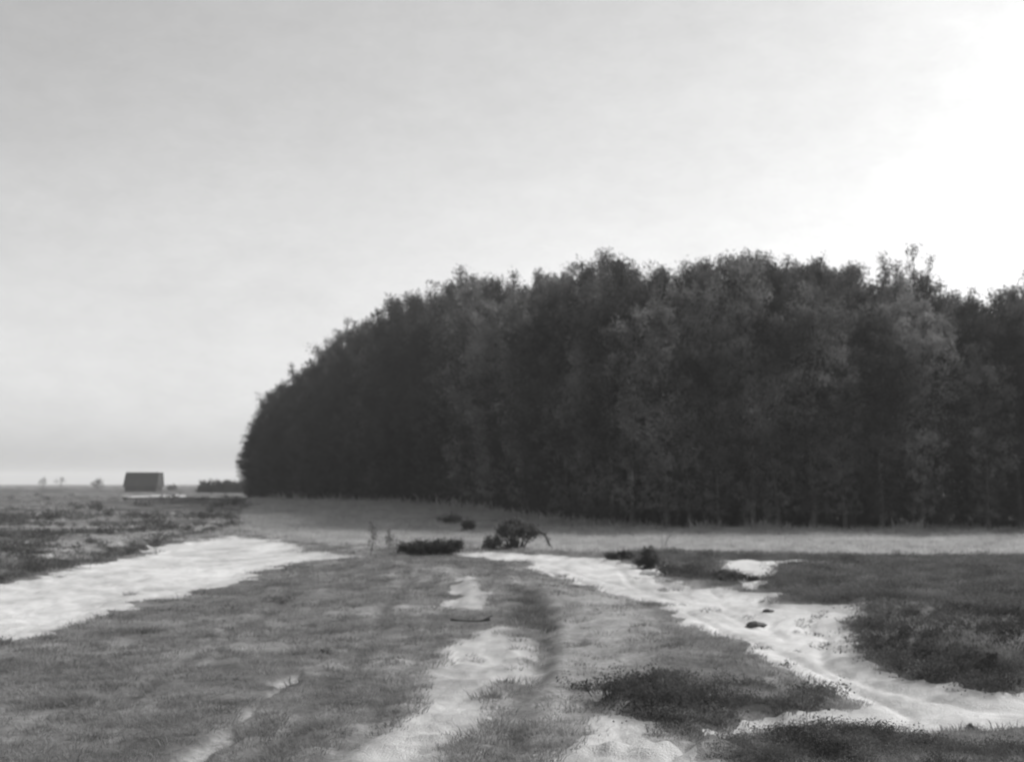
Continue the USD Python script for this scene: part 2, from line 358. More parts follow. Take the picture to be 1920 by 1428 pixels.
def cut(att, faces, col):
    """(faces where the column is positive, faces where it is not, all vertices): triangles are split where it crosses zero"""
    v = att[:, col] > 0
    n = v[faces].sum(1)
    pos, neg, mixed = faces[n == 3], faces[n == 0], faces[(n == 1) | (n == 2)]
    if not len(mixed):
        return pos, neg, att
    lone = np.where((v[mixed].sum(1) == 1)[:, None], v[mixed], ~v[mixed]).argmax(1)
    row = np.arange(len(mixed))
    a, b, c = mixed[row, lone], mixed[row, (lone + 1) % 3], mixed[row, (lone + 2) % 3]
    def mid(p, q):
        t = att[p, col] / (att[p, col] - att[q, col] + 1e-30)
        m = att[p] + (att[q] - att[p]) * np.clip(t, 0, 1)[:, None]
        m[:, col] = 0
        return m
    base = len(att)
    att = np.vstack([att, mid(a, b), mid(a, c)])
    ab, ac = base + row, base + len(mixed) + row
    single, double1, double2 = np.stack([a, ab, ac], -1), np.stack([ab, b, c], -1), np.stack([ab, c, ac], -1)
    up = v[a]
    pos = np.vstack([pos, single[up], double1[~up], double2[~up]])
    neg = np.vstack([neg, single[~up], double1[up], double2[up]])
    return pos, neg, att


def sheet(name, att, faces, tone_col, material):
    keep, inv = np.unique(faces, return_inverse=True)
    a = att[keep]
    m = UsdGeom.Mesh.Define(stage, numbered('/World', name))
    m.CreatePointsAttr(Vt.Vec3fArray.FromNumpy(a[:, :3].astype(np.float32)))
    m.CreateFaceVertexCountsAttr(Vt.IntArray.FromNumpy(np.full(len(faces), 3, np.int32)))
    m.CreateFaceVertexIndicesAttr(Vt.IntArray.FromNumpy(inv.astype(np.int32).ravel()))
    m.CreateSubdivisionSchemeAttr('none')
    nn = a[:, 3:6] / (np.linalg.norm(a[:, 3:6], axis=1, keepdims=True) + 1e-12)
    m.CreateNormalsAttr(Vt.Vec3fArray.FromNumpy(nn.astype(np.float32)))
    m.SetNormalsInterpolation('vertex')
    UsdGeom.PrimvarsAPI(m).CreatePrimvar('tone', Sdf.ValueTypeNames.FloatArray, 'vertex').Set(Vt.FloatArray.FromNumpy(a[:, tone_col].astype(np.float32)))
    UsdShade.MaterialBindingAPI.Apply(m.GetPrim()).Bind(material)
    return m.GetPrim()


SAND_SAID = {
    'left': ('sand_road', 'pale sandy road running off to the left below the ploughed field'),
    'right': ('sand_road', 'pale sandy road curving to the lower right beside the dark heath'),
    'patch': ('sand_patch', 'small bare sand patch enclosed by dark heath at the right'),
    'streak': ('sand_patch', 'thin pale sand streak along the top of the heath'),
    'middle': ('sand_patch', 'long worn sand strip through the grass in the middle foreground'),
    'worn': ('sand_patch', 'faint worn sand spot in the grass above the long strip'),
    'near': ('sand_patch', 'bright sand patch at the bottom edge, right of the middle'),
    'far': ('sand_patch', 'thin far strip of pale sand before the barn'),
}
faces = tri
for n, k in enumerate(keys):
    pos, faces, ATT = cut(ATT, faces, 8 + n)
    if len(pos):
        name, label = SAND_SAID[k]
        tag(sheet(name, ATT, pos, 7, M_SAND), label, 'sand', kind='structure')
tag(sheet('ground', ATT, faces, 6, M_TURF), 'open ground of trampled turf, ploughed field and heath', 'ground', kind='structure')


def ground_z(x, y):
    return fields(np.atleast_1d(x).astype(float), np.atleast_1d(y).astype(float))[0]


def place(px, py):
    x, y = at(px, py)
    return np.array([x, y, ground_z(x, y)[0]])


# ------------------------------------------------------------------ foliage, trunks
def leaves(rng, centres, per, spread, size, up=0.3, aspect=0.6):
    """small two-triangle leaves scattered about the centres"""
    c = np.repeat(centres, per, axis=0)
    n = len(c)
    c = c + rng.normal(size=(n, 3)) * np.asarray(spread)
    nrm = rng.normal(size=(n, 3)) + [0, 0, up]
    nrm /= np.linalg.norm(nrm, axis=1, keepdims=True)
    a = np.cross(nrm, rng.normal(size=(n, 3)))
    a /= np.linalg.norm(a, axis=1, keepdims=True)
    b = np.cross(nrm, a)
    sz = size * rng.uniform(0.6, 1.35, (n, 1))
    v = np.stack([c - a * sz * 0.5, c + b * sz * 0.5 * aspect + nrm * sz * 0.1, c + a * sz * 0.5, c - b * sz * 0.5 * aspect + nrm * sz * 0.1], 1).reshape(-1, 3)
    k = np.arange(n)[:, None] * 4
    return v, np.vstack([k + [0, 1, 2], k + [0, 2, 3]])


def tube(points, radii, sides=6):
    p = np.asarray(points, float)
    t = np.gradient(p, axis=0)
    t /= np.linalg.norm(t, axis=1, keepdims=True) + 1e-12
    a = np.cross(t, np.where(np.abs(t[:, 2:]) < 0.9, [0, 0, 1.0], [1.0, 0, 0]))
    a /= np.linalg.norm(a, axis=1, keepdims=True) + 1e-12
    b, ang = np.cross(t, a), np.arange(sides) * 2 * np.pi / sides
    v = p[:, None] + np.asarray(radii, float)[:, None, None] * (np.cos(ang)[None, :, None] * a[:, None] + np.sin(ang)[None, :, None] * b[:, None])
    i, j = np.meshgrid(np.arange(len(p) - 1), np.arange(sides), indexing='ij')
    q = np.stack([i * sides + j, i * sides + (j + 1) % sides, (i + 1) * sides + (j + 1) % sides, (i + 1) * sides + j], -1).reshape(-1, 4)
    v = np.vstack([v.reshape(-1, 3), p[:1], p[-1:]])
    m, ring = len(v), np.arange(sides)
    caps = np.vstack([np.stack([np.full(sides, m - 2), (ring + 1) % sides, ring], -1), np.stack([np.full(sides, m - 1), m - 2 - sides + ring, m - 2 - sides + (ring + 1) % sides], -1)])
    return v, np.vstack([q[:, [0, 1, 2]], q[:, [0, 2, 3]], caps])


def join(meshes):
    vs, fs, n = [], [], 0
    for v, f in meshes:
        vs.append(v)
        fs.append(f + n)
        n += len(v)
    return np.vstack(vs), np.vstack(fs)


def tree_meshes(seed, base, radius, limbs, per, lean=0.0, sprigs=4, size=0.15, top=0.93, dead=8):
    """a slim upright tree 10 m tall: trunk, limbs in loose whorls, crown of needle tufts"""
    rng = np.random.default_rng(seed)
    h = np.linspace(0, 1, 9)
    wob = np.cumsum(rng.normal(size=(9, 2)) * 0.06, axis=0)
    wob -= wob[0]
    tp = np.column_stack([wob[:, 0] + lean * h ** 2, wob[:, 1], 9.2 * h - 0.15])
    trunk = tube(tp, 0.115 * (1 - 0.86 * h) * (1 + 0.6 * np.exp(-h * 25)), 8)
    def on(t):
        return np.array([np.interp(t, h, tp[:, k]) for k in range(3)])
    arms, tips, fat = [], [], []
    whorls = limbs // 4
    for k in range(limbs):
        t = base + (top - base) * ((k // 4 + rng.uniform(-0.2, 0.3)) / whorls)
        t = min(max(t, base), top)
        full = smooth01((t - 0.20) / 0.22)                    # the crown is full from the middle up, thin and dying below
        prof = radius * (0.62 + 0.38 * full) * (1.0 - 0.5 * max(0.0, (t - 0.55) / 0.45) ** 2.0) * rng.uniform(0.45, 1.25)
        th = k * 1.57 + (k // 4) * 0.9 + rng.normal() * 0.35
        rise = prof * rng.uniform(0.2, 0.9) * (0.3 + 1.2 * t)
        o = on(t)
        q = np.linspace(0, 1, 5)[:, None]
        path = o + q * [math.cos(th) * prof, math.sin(th) * prof, 0] + q ** 1.8 * [0, 0, rise] + np.vstack([np.zeros(3), rng.normal(size=(4, 3)) * 0.05])
        arms.append(tube(path, np.linspace(0.03, 0.007, 5) * (1.2 - 0.6 * t), 4))
        for f in (rng.uniform(0.35, 0.6), rng.uniform(0.6, 0.85), rng.uniform(0.9, 1.0), 1.05):
            e = np.array([np.interp(f, q[:, 0], path[:, c]) for c in range(3)])
            tips.append(e + rng.normal(size=3) * [0.1, 0.1, 0.12])
            fat.append(rng.uniform(0.6, 1.3) * (0.5 + 0.5 * full))
    for k in range(dead):                                     # short dead snags on the bare foot of the stem
        o, th = on(rng.uniform(0.03, base + 0.1)), rng.uniform(0, 6.28)
        arms.append(tube(o + np.linspace(0, 1, 3)[:, None] * [math.cos(th) * 0.5, math.sin(th) * 0.5, -0.05], np.linspace(0.015, 0.006, 3), 4))
    for k in range(sprigs):                                   # upright leading shoots in spiky tufts
        th = rng.uniform(0, 6.28)
        o = on(rng.uniform(0.8, 0.98))
        e = o + [math.cos(th) * rng.uniform(0.05, 0.75), math.sin(th) * rng.uniform(0.1, 0.9), rng.uniform(0.3, 1.45)]
        q = np.linspace(0, 1, 5)[:, None]
        path = o + (e - o) * q + np.sin(q * 3) * rng.normal(size=3) * 0.05
        arms.append(tube(path, np.linspace(0.028, 0.008, 5), 4))
        for f in (0.35, 0.6, 0.8, 0.92, 1.0):
            tips.append(o + (e - o) * f + rng.normal(size=3) * 0.05)
            fat.append(rng.uniform(0.6, 1.0))
    tips, fat = np.array(tips), np.array(fat)
    crown = []
    for c, f in zip(tips, fat):
        crown.append(leaves(rng, c[None], max(4, int(per * f * f ** 0.5)), np.array([0.17, 0.17, 0.16]) * f, size, 0.3, 0.3))
    trunk, arms, crown = trunk, join(arms), join(crown)
    k = 10.0 / np.percentile(crown[0][:, 2], 99.8)
    return tuple((v * [1, 1, k], f) for v, f in (trunk, arms, crown))


VARIANTS = []
for k, (kind, args) in enumerate([
        ('dense', dict(base=0.07, radius=1.30, limbs=84, per=56, sprigs=7)),
        ('dense', dict(base=0.06, radius=1.15, limbs=80, per=56, sprigs=6)),
        ('dense', dict(base=0.08, radius=1.45, limbs=88, per=54, sprigs=9)),
        ('dense', dict(base=0.09, radius=1.1, limbs=76, per=56, sprigs=7)),
        ('mid', dict(base=0.07, radius=1.2, limbs=80, per=54, sprigs=7)),
        ('mid', dict(base=0.08, radius=1.4, limbs=84, per=54, sprigs=8)),
        ('pale', dict(base=0.10, radius=1.25, limbs=76, per=52, sprigs=7)),
        ('pale', dict(base=0.10, radius=1.45, limbs=80, per=52, sprigs=8)),
        ('spindly', dict(base=0.62, radius=0.42, limbs=20, per=50, sprigs=3, top=0.88)),
]):
    path = f'/World/Looks/tree_kind_{k}'
    c = stage.CreateClassPrim(f'/World/tree_kind_{k}')
    c.SetTypeName('Xform')
    trunk, arms, crown = tree_meshes(100 + k, **args)
    leaf = {'dense': M_LEAF, 'mid': M_LEAF_MID, 'pale': M_LEAF_PALE, 'spindly': M_LEAF_MID}[kind]
    base = f'/World/tree_kind_{k}'
    usdkit.mesh(stage, base + '/trunk', trunk, M_BARK, smooth=True)
    usdkit.mesh(stage, base + '/branches', arms, M_BARK)
    usdkit.mesh(stage, base + '/crown', crown, leaf)
    VARIANTS.append((kind, base))


def forest_tree(variant, x, y, height, spread, rot, label, group):
    sc = height / 10.0
    t = thing('forest_tree', label, 'tree', (x, y, ground_z(x, y)[0]), rot, (spread * sc ** 0.75, spread * sc ** 0.75, sc), group)
    t.GetReferences().AddInternalReference(VARIANTS[variant][1])
    t.SetInstanceable(True)
    return t


rng = np.random.default_rng(7)
seg = np.linalg.norm(np.diff(EDGE, axis=0), axis=1)
along = np.concatenate([[0], np.cumsum(seg)])
total = along[-1]
trees = []
ROWS = 9


def edge_at(u):
    p = np.array([np.interp(u, along, EDGE[:, k]) for k in range(2)])
    a, b = (np.array([np.interp(np.clip(u + d, 0, total), along, EDGE[:, k]) for k in range(2)]) for d in (-6, 6))
    t = (b - a) / np.linalg.norm(b - a)
    return p, np.array([-t[1], t[0]])


turn = float(np.interp(1000, EDGE_PX[:, 0], along))          # where the edge turns from the receding flank to the front
for row in range(ROWS):
    u, spots = 0.3 + (row % 2) * 0.7, []
    while u < total:
        flank = u < turn
        spots.append(u)
        u += (2.1 if row < 3 else 4.2) if flank else (1.2 if row == 0 else 1.6 if row < 3 else 2.1)
    for u in spots:
        p, inward = edge_at(np.clip(u + rng.normal() * 0.18, 0, total))
        p = p + inward * (0.5 + row * 1.9 + rng.uniform(-0.35, 0.35) * (1 if row else 0.8))
        px = 960 + F * p[0] / p[1]
        if px > 2230 or (px < 1000 and row > 4) or (px < 1280 and row > 6):
            continue
        top = np.interp(px, TOPS[:, 0], TOPS[:, 1])
        limit = EYE + p[1] * (HORIZON - top) / F
        f = rng.uniform(0.70, 0.95) if row == 0 else rng.uniform(0.82, 1.02) if row < 3 else rng.uniform(0.88, 1.03)
        trees.append((row, px, p[0], p[1], float(np.clip(limit * f, 3.0, 18.0))))

PLACES = [(520, 'at its far left end'), (640, 'under its sloping left skyline'), (760, 'above the tall weed'), (880, 'above the long low bush'), (1010, 'above the ragged bush'),
          (1180, 'where its edge turns right'), (1330, 'above the rounded bush'), (1480, 'above the enclosed sand patch'), (1620, 'right of the enclosed sand patch'),
          (1780, 'below the tallest spindly treetop'), (9999, 'at the right border')]
trees.sort(key=lambda t: t[0])                             # the outermost rows show most
deep = []
for count, (row, px, x, y, h) in enumerate(trees):
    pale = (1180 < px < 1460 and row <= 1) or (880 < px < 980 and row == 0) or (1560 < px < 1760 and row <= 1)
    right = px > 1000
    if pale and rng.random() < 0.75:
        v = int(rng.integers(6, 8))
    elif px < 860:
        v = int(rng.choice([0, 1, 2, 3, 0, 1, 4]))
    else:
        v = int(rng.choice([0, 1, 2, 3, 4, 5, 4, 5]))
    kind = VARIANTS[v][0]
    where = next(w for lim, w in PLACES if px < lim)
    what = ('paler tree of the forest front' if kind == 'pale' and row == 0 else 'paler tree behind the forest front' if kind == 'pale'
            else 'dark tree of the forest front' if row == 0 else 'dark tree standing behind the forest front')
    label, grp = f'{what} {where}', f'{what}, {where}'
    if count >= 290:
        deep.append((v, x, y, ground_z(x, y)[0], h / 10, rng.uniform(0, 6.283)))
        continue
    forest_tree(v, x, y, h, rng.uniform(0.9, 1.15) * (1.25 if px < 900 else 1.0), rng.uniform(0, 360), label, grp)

inner = UsdGeom.PointInstancer.Define(stage, '/World/forest_interior')   # the trees past the first 290, deep inside
paths = []
for k, (kind, base) in enumerate(VARIANTS):
    p = UsdGeom.Xform.Define(stage, f'/World/forest_interior/kinds/tree_{k}')
    p.GetPrim().GetReferences().AddInternalReference(base)
    paths.append(p.GetPath())
inner.CreatePrototypesRel().SetTargets(paths)
inner.CreateProtoIndicesAttr([int(d[0]) for d in deep])
inner.CreatePositionsAttr([Gf.Vec3f(*map(float, d[1:4])) for d in deep])
inner.CreateOrientationsAttr(Vt.QuathArray([Gf.Quath(math.cos(d[5] / 2), Gf.Vec3h(0, 0, math.sin(d[5] / 2))) for d in deep]))
inner.CreateScalesAttr([Gf.Vec3f(float(d[4]) ** 0.75, float(d[4]) ** 0.75, float(d[4])) for d in deep])
tag(inner.GetPrim(), 'dark depth of the forest behind its outer rows of trees', 'trees', kind='stuff')

# the few treetops that stand out against the sky
for px, top, back, spread, label in [
        (1705, 466, 9.0, 0.95, 'tallest spindly treetop standing out above the right end of the forest'),
        (1668, 478, 10.0, 0.7, 'thin treetop just left of the tallest spindly one at the right'),
        (1735, 482, 10.5, 0.6, 'thin treetop just right of the tallest spindly one'),
        (643, 598, 4.0, 0.8, 'slender treetop poking out of the sloping left skyline, taller of a pair'),
        (676, 600, 5.0, 0.8, 'slender treetop beside the taller one on the sloping left skyline'),
        (613, 635, 3.5, 0.7, 'short thin treetop left of the slender pair on the left skyline'),
        (558, 682, 3.5, 0.8, 'lone thin treetop low on the left skyline')]:
    k = int(np.argmin(np.abs(np.array([960 + F * edge_at(u)[0][0] / edge_at(u)[0][1] for u in np.linspace(0, total, 300)]) - px)))
    p, inward = edge_at(np.linspace(0, total, 300)[k])
    yy = p[1] + back
    xx = (px - 960) / F * yy
    forest_tree(8, xx, yy, (EYE + yy * (HORIZON - top) / F) , spread, px, label, None)

# ------------------------------------------------------------------ grass and other ground cover
def tuft(rng, blades, height, spread, width, lean=0.5):
    vs, fs = [], []
    for k in range(blades):
        th, r0 = rng.uniform(0, 6.28), spread * math.sqrt(rng.uniform(0, 1))
        o = np.array([r0 * math.cos(th), r0 * math.sin(th), -0.01])
        h = height * rng.uniform(0.45, 1.15)
        d = np.array([math.cos(th + rng.normal() * 0.9), math.sin(th + rng.normal() * 0.9), 0]) * h * lean * rng.uniform(0.2, 1.4)
        side = np.cross([0, 0, 1.0], rng.normal(size=3))
        side = side / np.linalg.norm(side) * width * 0.5 * rng.uniform(0.7, 1.3)
        m, e = o + d * 0.35 + [0, 0, h * 0.6], o + d + [0, 0, h * 0.92]
        vs.append([o - side, o + side, m + side * 0.8, m - side * 0.8, e])
        n = 5 * k
        fs += [(n, n + 1, n + 2), (n, n + 2, n + 3), (n + 3, n + 2, n + 4)]
    return np.array(vs).reshape(-1, 3), np.array(fs)


def cover(name, label, cat, protos, material, x, y, zz, scale, rng):
    pi = UsdGeom.PointInstancer.Define(stage, numbered('/World', name))
    paths = []
    for k, m in enumerate(protos):
        p = f'{pi.GetPath()}/kinds/clump_{k}'
        usdkit.mesh(stage, p, m, material)
        paths.append(Sdf.Path(p))
    pi.CreatePrototypesRel().SetTargets(paths)
    n = len(x)
    pi.CreateProtoIndicesAttr(Vt.IntArray.FromNumpy(rng.integers(0, len(protos), n).astype(np.int32)))
    pi.CreatePositionsAttr(Vt.Vec3fArray.FromNumpy(np.stack([x, y, zz], -1).astype(np.float32)))
    th = rng.uniform(0, 2 * np.pi, n)
    pi.CreateOrientationsAttr(Vt.QuathArray([Gf.Quath(float(math.cos(t / 2)), Gf.Vec3h(0, 0, float(math.sin(t / 2)))) for t in th]))
    pi.CreateScalesAttr(Vt.Vec3fArray.FromNumpy(np.repeat(np.asarray(scale)[:, None], 3, 1).astype(np.float32)))
    tag(pi.GetPrim(), label, cat, kind='stuff')


rng = np.random.default_rng(11)


def scatter(n, r0, r1, power, half=27.0):
    """points over the view's sector, denser near: the chance per area falls as r to the power"""
    u = rng.uniform(0, 1, n)
    e = 2 - power
    r = (r0 ** e + u * (r1 ** e - r0 ** e)) ** (1 / e) if abs(e) > 1e-6 else r0 * (r1 / r0) ** u
    a = np.radians(rng.uniform(-half, half, n))
    return r * np.sin(a), r * np.cos(a)


x, y = scatter(75000, 5.2, 62, 1.5)
zz, tn, ss, sandy, gg = fields(x, y)
r = np.hypot(x, y)
u = rng.uniform(0, 1, len(x))
dark = np.maximum.reduce([gg['heath'], gg['dark'], gg['dark2'], gg['bank']])
free = (gg['wood'] < 0.5)
grass = free & (sandy < -0.02 + 0.05 * u) & (dark < 0.1) & (gg['field'] < 0.2) & (gg['track'] < -0.09) & (u < np.where(gg['wear'] > -0.2, 0.2, 0.9) * np.clip(0.5 + 0.7 * fbm2(x, y, 0.7, 4, 78), 0.06, 1) * np.where((gg['rutline'] < 0.13) | (gg['rut'] > 0.0), 0.3, 1)) & (gg['pale'] < 0.8)
short = [tuft(rng, 24, 0.058, 0.10, 0.0055, 1.15) for _ in range(5)]
sc = np.clip(0.75 + r / 45, 0.8, 2.0) * rng.uniform(0.6, 1.3, len(x)) * np.where(gg['rut'] > 0, 1.3, 1)
cover('trampled_grass', 'short trampled grass between the two sandy roads', 'grass', short, M_GRASS, x[grass], y[grass], zz[grass], sc[grass], rng)
streaky = gg['ridge'] < 0.045
u2 = rng.uniform(0, 1, len(x))
clumpy = fbm2(x, y, 1.1, 3, 77)
spots = fbm2(x, y, 0.55, 4, 79) + 0.35 * fbm2(x, y, 3.0, 2, 80)
wisp = grass & (spots > 0.95) & (r < 40)
low_weed = [join([leaves(rng, rng.normal(size=(7, 3)) * [0.06, 0.06, 0.012] + [0, 0, 0.025], 9, (0.025, 0.025, 0.015), 0.02), tuft(rng, 10, 0.07, 0.06, 0.005, 0.9)]) for _ in range(4)]
cover('turf_weeds', 'small dark weeds in spots through the trampled turf', 'weeds', low_weed, M_WEED, x[wisp], y[wisp], zz[wisp], sc[wisp] * 1.1, rng)
hth = free & (dark + 0.3 * (u2 - 0.55) > 0) & (sandy < np.where(gg['dark2'] > -0.3, -0.09, -0.07) + 0.05 * u2) & (u < np.where(r > 18, 0.75, 0.9) * np.clip(0.75 + 0.6 * clumpy, 0.25, 1)) & ~streaky
low = np.maximum.reduce([np.minimum(gg['low'], gg['heath']), gg['dark'], gg['dark2'], gg['bank']]) + 0.6 * (u2 - 0.5) > 0
heath = [join([leaves(rng, rng.normal(size=(12, 3)) * [0.11, 0.11, 0.018] + [0, 0, 0.035], 10, (0.03, 0.03, 0.02), 0.02), tuft(rng, 16, 0.10, 0.13, 0.0055, 0.9)]) for _ in range(5)]
sc = np.clip(0.8 + r / 60, 0.9, 1.6) * rng.uniform(0.5, 1.35, len(x)) * np.clip(1 + 0.35 * clumpy, 0.5, 1.6) * np.where(gg['dark2'] > -0.3, 0.6, 1.0)
k = hth & ~low
cover('heath', 'mid-dark low heath covering the upper part of the right field', 'heath plants', heath, M_HEATH, x[k], y[k], zz[k], sc[k], rng)
k = hth & low & (rng.uniform(0, 1, len(x)) < np.clip(0.68 + 0.5 * clumpy, 0.35, 0.95))
stray = free & (ss['right'] > 0.05) & (r < 27) & (u < np.clip(0.5 * fbm2(x, y, 0.7, 4, 90) - 0.1, 0, 0.35)) & (x > 2.2)
cover('stray_tufts', 'stray dark tufts growing through the sand of the right road', 'tufts', low_weed, M_WEED, x[stray], y[stray], zz[stray], sc[stray] * 0.8, rng)
cover('dark_heath', 'darkest heath plants, by the right road bend and in the patches at the bottom', 'heath plants', heath, M_HEATH_DARK, x[k], y[k], zz[k], sc[k], rng)
k = streaky & free & (sandy < -0.05)
cover('streak_grass', 'paler grass growing in slanting streaks through the dark heath at the right', 'grass', short, M_GRASS, x[k], y[k], zz[k], sc[k] * 1.2, rng)

x, y = scatter(60000, 28, 140, 1.6)
zz, tn, ss, sandy, gg = fields(x, y)
r = np.hypot(x, y)
u = rng.uniform(0, 1, len(x))
strip = (gg['wood'] < 1.5) & (sandy < -0.1) & (gg['heath'] < -0.2) & (gg['field'] < -0.2) & ((gg['pale'] > 0) | (r > 36)) & (u < 0.8)
tall = [tuft(rng, 24, 0.15, 0.17, 0.009, 0.6) for _ in range(5)]
edge = np.clip(1.0 - np.abs(gg['wood'] - 0.2) / 0.9, 0, 1) * (rng.uniform(0, 1, len(x)) < 0.5)
tallest = (np.abs(gg['wood'] - 0.15) < 0.55) & (fbm2(x, y, 0.75, 2, 81) > 0.15)
sc = rng.uniform(0.6, 1.3, len(x)) * np.clip(r / 45, 0.8, 2.2) * (1 + 0.5 * edge) * np.where(tallest, rng.uniform(1.5, 2.6, len(x)), 1)
cover('pale_grass', 'pale standing grass in the strip at the foot of the forest', 'grass', tall, M_STRAW, x[strip], y[strip], zz[strip], sc[strip], rng)

x, y = scatter(30000, 18, 190, 1.5)
zz, tn, ss, sandy, gg = fields(x, y)
r = np.hypot(x, y)
lump = fbm2(x, y, 2.2, 5, 21) + 0.5 * fbm2(x, y, 9.0, 3, 22)
nearby = np.clip((60 - r) / 30, -0.4, 1)
wlump = 0.8 * fbm2(x, y, 0.8, 3, 23) + 0.6 * fbm2(x, y, 5.0, 3, 24) - 0.5 * nearby
weeds = (gg['field'] > 0.05) & (gg['wood'] < -1) & ((wlump < -0.42) | (gg['bank'] > 0)) & (sandy < -0.1) & (rng.uniform(0, 1, len(x)) < np.where(r < 70, 0.75, 0.3))
wd = [join([leaves(rng, rng.normal(size=(12, 3)) * [0.16, 0.16, 0.05] + [0, 0, 0.10], 8, (0.05, 0.05, 0.04), 0.055), tuft(rng, 12, 0.2, 0.18, 0.01, 0.6)]) for _ in range(4)]
sc = rng.uniform(0.5, 1.2, len(x)) * np.clip(r / 45, 0.6, 2.2) * np.where(gg['bank'] > -0.1, 0.8, 1.0)
cover('field_weeds', 'dark weeds in patches over the left field and along its bank', 'weeds', wd, M_WEED, x[weeds], y[weeds], zz[weeds], sc[weeds], rng)
dry = (gg['field'] > 0.2) & (gg['wood'] < -1) & (lump > 0.05) & (gg['bank'] < -0.2)
cover('dry_grass', 'dry pale grass tufts between the weeds of the left field', 'grass', tall, M_GRASS, x[dry], y[dry], zz[dry], (sc * 0.6)[dry], rng)


# ------------------------------------------------------------------ bushes, weeds, fallen wood, clods
def bush(name, label, cat, px, py, lobes, leaf, per=30, size=0.05, seed=1, group=None, stems=True, cen=None):
    """lobes: (right, back, up, radius right, radius back, radius up, clumps), metres from the foot"""
    rng = np.random.default_rng(seed)
    o = place(px, py) if cen is None else np.asarray(cen, float)
    t = thing(name, label, cat, o, 0, None, group)
    cs, st = [], []
    for (lx, ly, lz, ra, rb, rc, n) in lobes:
        d = rng.normal(size=(n, 3))
        d /= np.linalg.norm(d, axis=1, keepdims=True)
        d *= rng.uniform(0.25, 1.0, (n, 1)) ** 0.6
        c = d * [ra, rb, rc] + [lx, ly, lz]
        c[:, 2] = np.maximum(c[:, 2], 0.02)
        cs.append(c)
        for e in c[:: max(1, n // 7)]:
            f = np.array([lx * 0.6 + rng.normal() * ra * 0.15, ly, -0.05])
            q = np.linspace(0, 1, 4)[:, None]
            st.append(tube(f + (e - f) * q + [0, 0, 0.1 * e[2]] * np.sin(q * 3.1), np.linspace(0.012, 0.004, 4) * (1 + 8 * rc * 0.15), 4))
    cs = np.vstack(cs)
    if stems:
        part(t, 'stems', join(st), M_DEAD)
    part(t, 'foliage', leaves(rng, cs, per, np.full(3, size * 0.9), size), leaf)
    return t, o


b, o = bush('roadside_bush', 'large dark ragged bush with an arching bough where the two roads meet', 'bush', 965, 1032,
            [(-0.55, 0.1, 0.17, 0.30, 0.25, 0.17, 26), (-0.18, 0.0, 0.48, 0.30, 0.28, 0.24, 60), (0.02, 0.0, 0.62, 0.20, 0.2, 0.14, 20),
             (0.28, 0.1, 0.45, 0.28, 0.25, 0.20, 48), (-0.1, -0.05, 0.10, 0.22, 0.16, 0.1, 14)], M_LEAF, 34, 0.06, 31)
q = np.linspace(0, 1, 9)
arch = np.column_stack([0.45 + 0.45 * q, 0.05 - 0.1 * q, 0.38 + 0.22 * q - 0.52 * q ** 3.2])
part(b, 'bough', tube(arch, np.linspace(0.035, 0.02, 9), 6), M_DEAD)
part(b, 'bough_leaves', leaves(np.random.default_rng(5), arch[3:], 26, (0.05, 0.05, 0.05), 0.05), M_LEAF)
bush('low_bush', 'long low dark flat-topped bush left of the ragged bush', 'bush', 812, 1042,
     [(-0.3, 0, 0.15, 0.38, 0.25, 0.15, 70), (0.25, 0, 0.17, 0.42, 0.25, 0.16, 80), (0.6, 0, 0.25, 0.14, 0.12, 0.08, 10), (-0.72, 0, 0.13, 0.1, 0.1, 0.12, 14)], M_LEAF, 34, 0.05, 32)
bush('low_bush', 'small dark round bush in the pale grass near the forest', 'bush', 878, 996,
     [(0, 0, 0.18, 0.28, 0.25, 0.18, 34)], M_LEAF, 28, 0.07, 33)
bush('low_bush', 'faint flat bush just left of the small round one', 'bush', 845, 984,
     [(0, 0, 0.18, 0.5, 0.4, 0.2, 30)], M_LEAF_MID, 24, 0.09, 34)
bush('low_bush', 'rounded dark bush at the upper edge of the right road by a sand ridge', 'bush', 1216, 1060,
     [(0.02, 0, 0.24, 0.15, 0.18, 0.2, 30), (-0.1, 0, 0.12, 0.24, 0.2, 0.10, 30), (0.16, 0, 0.12, 0.16, 0.2, 0.1, 14)], M_LEAF, 26, 0.045, 35)
bush('low_bush', 'row of small dark weeds left of the rounded bush', 'weed', 1165, 1050,
     [(-0.2, 0, 0.06, 0.16, 0.12, 0.06, 16), (0.12, 0, 0.08, 0.2, 0.12, 0.08, 24)], M_LEAF, 28, 0.045, 36)
bush('low_bush', 'spreading dark weeds right of the rounded bush beside the road', 'weed', 1300, 1082,
     [(-0.35, 0.6, 0.07, 0.25, 0.4, 0.07, 34), (0.0, 0.2, 0.08, 0.3, 0.5, 0.08, 50), (0.1, -0.3, 0.05, 0.2, 0.4, 0.05, 24)], M_LEAF, 30, 0.045, 37)
bush('low_bush', 'dark weeds along the left edge of the enclosed sand patch', 'weed', 1372, 1092,
     [(-0.12, 0.4, 0.06, 0.12, 0.3, 0.06, 22), (0.05, 0.0, 0.06, 0.18, 0.2, 0.06, 26), (0.4, -0.15, 0.04, 0.3, 0.12, 0.04, 26)], M_LEAF, 26, 0.035, 38)

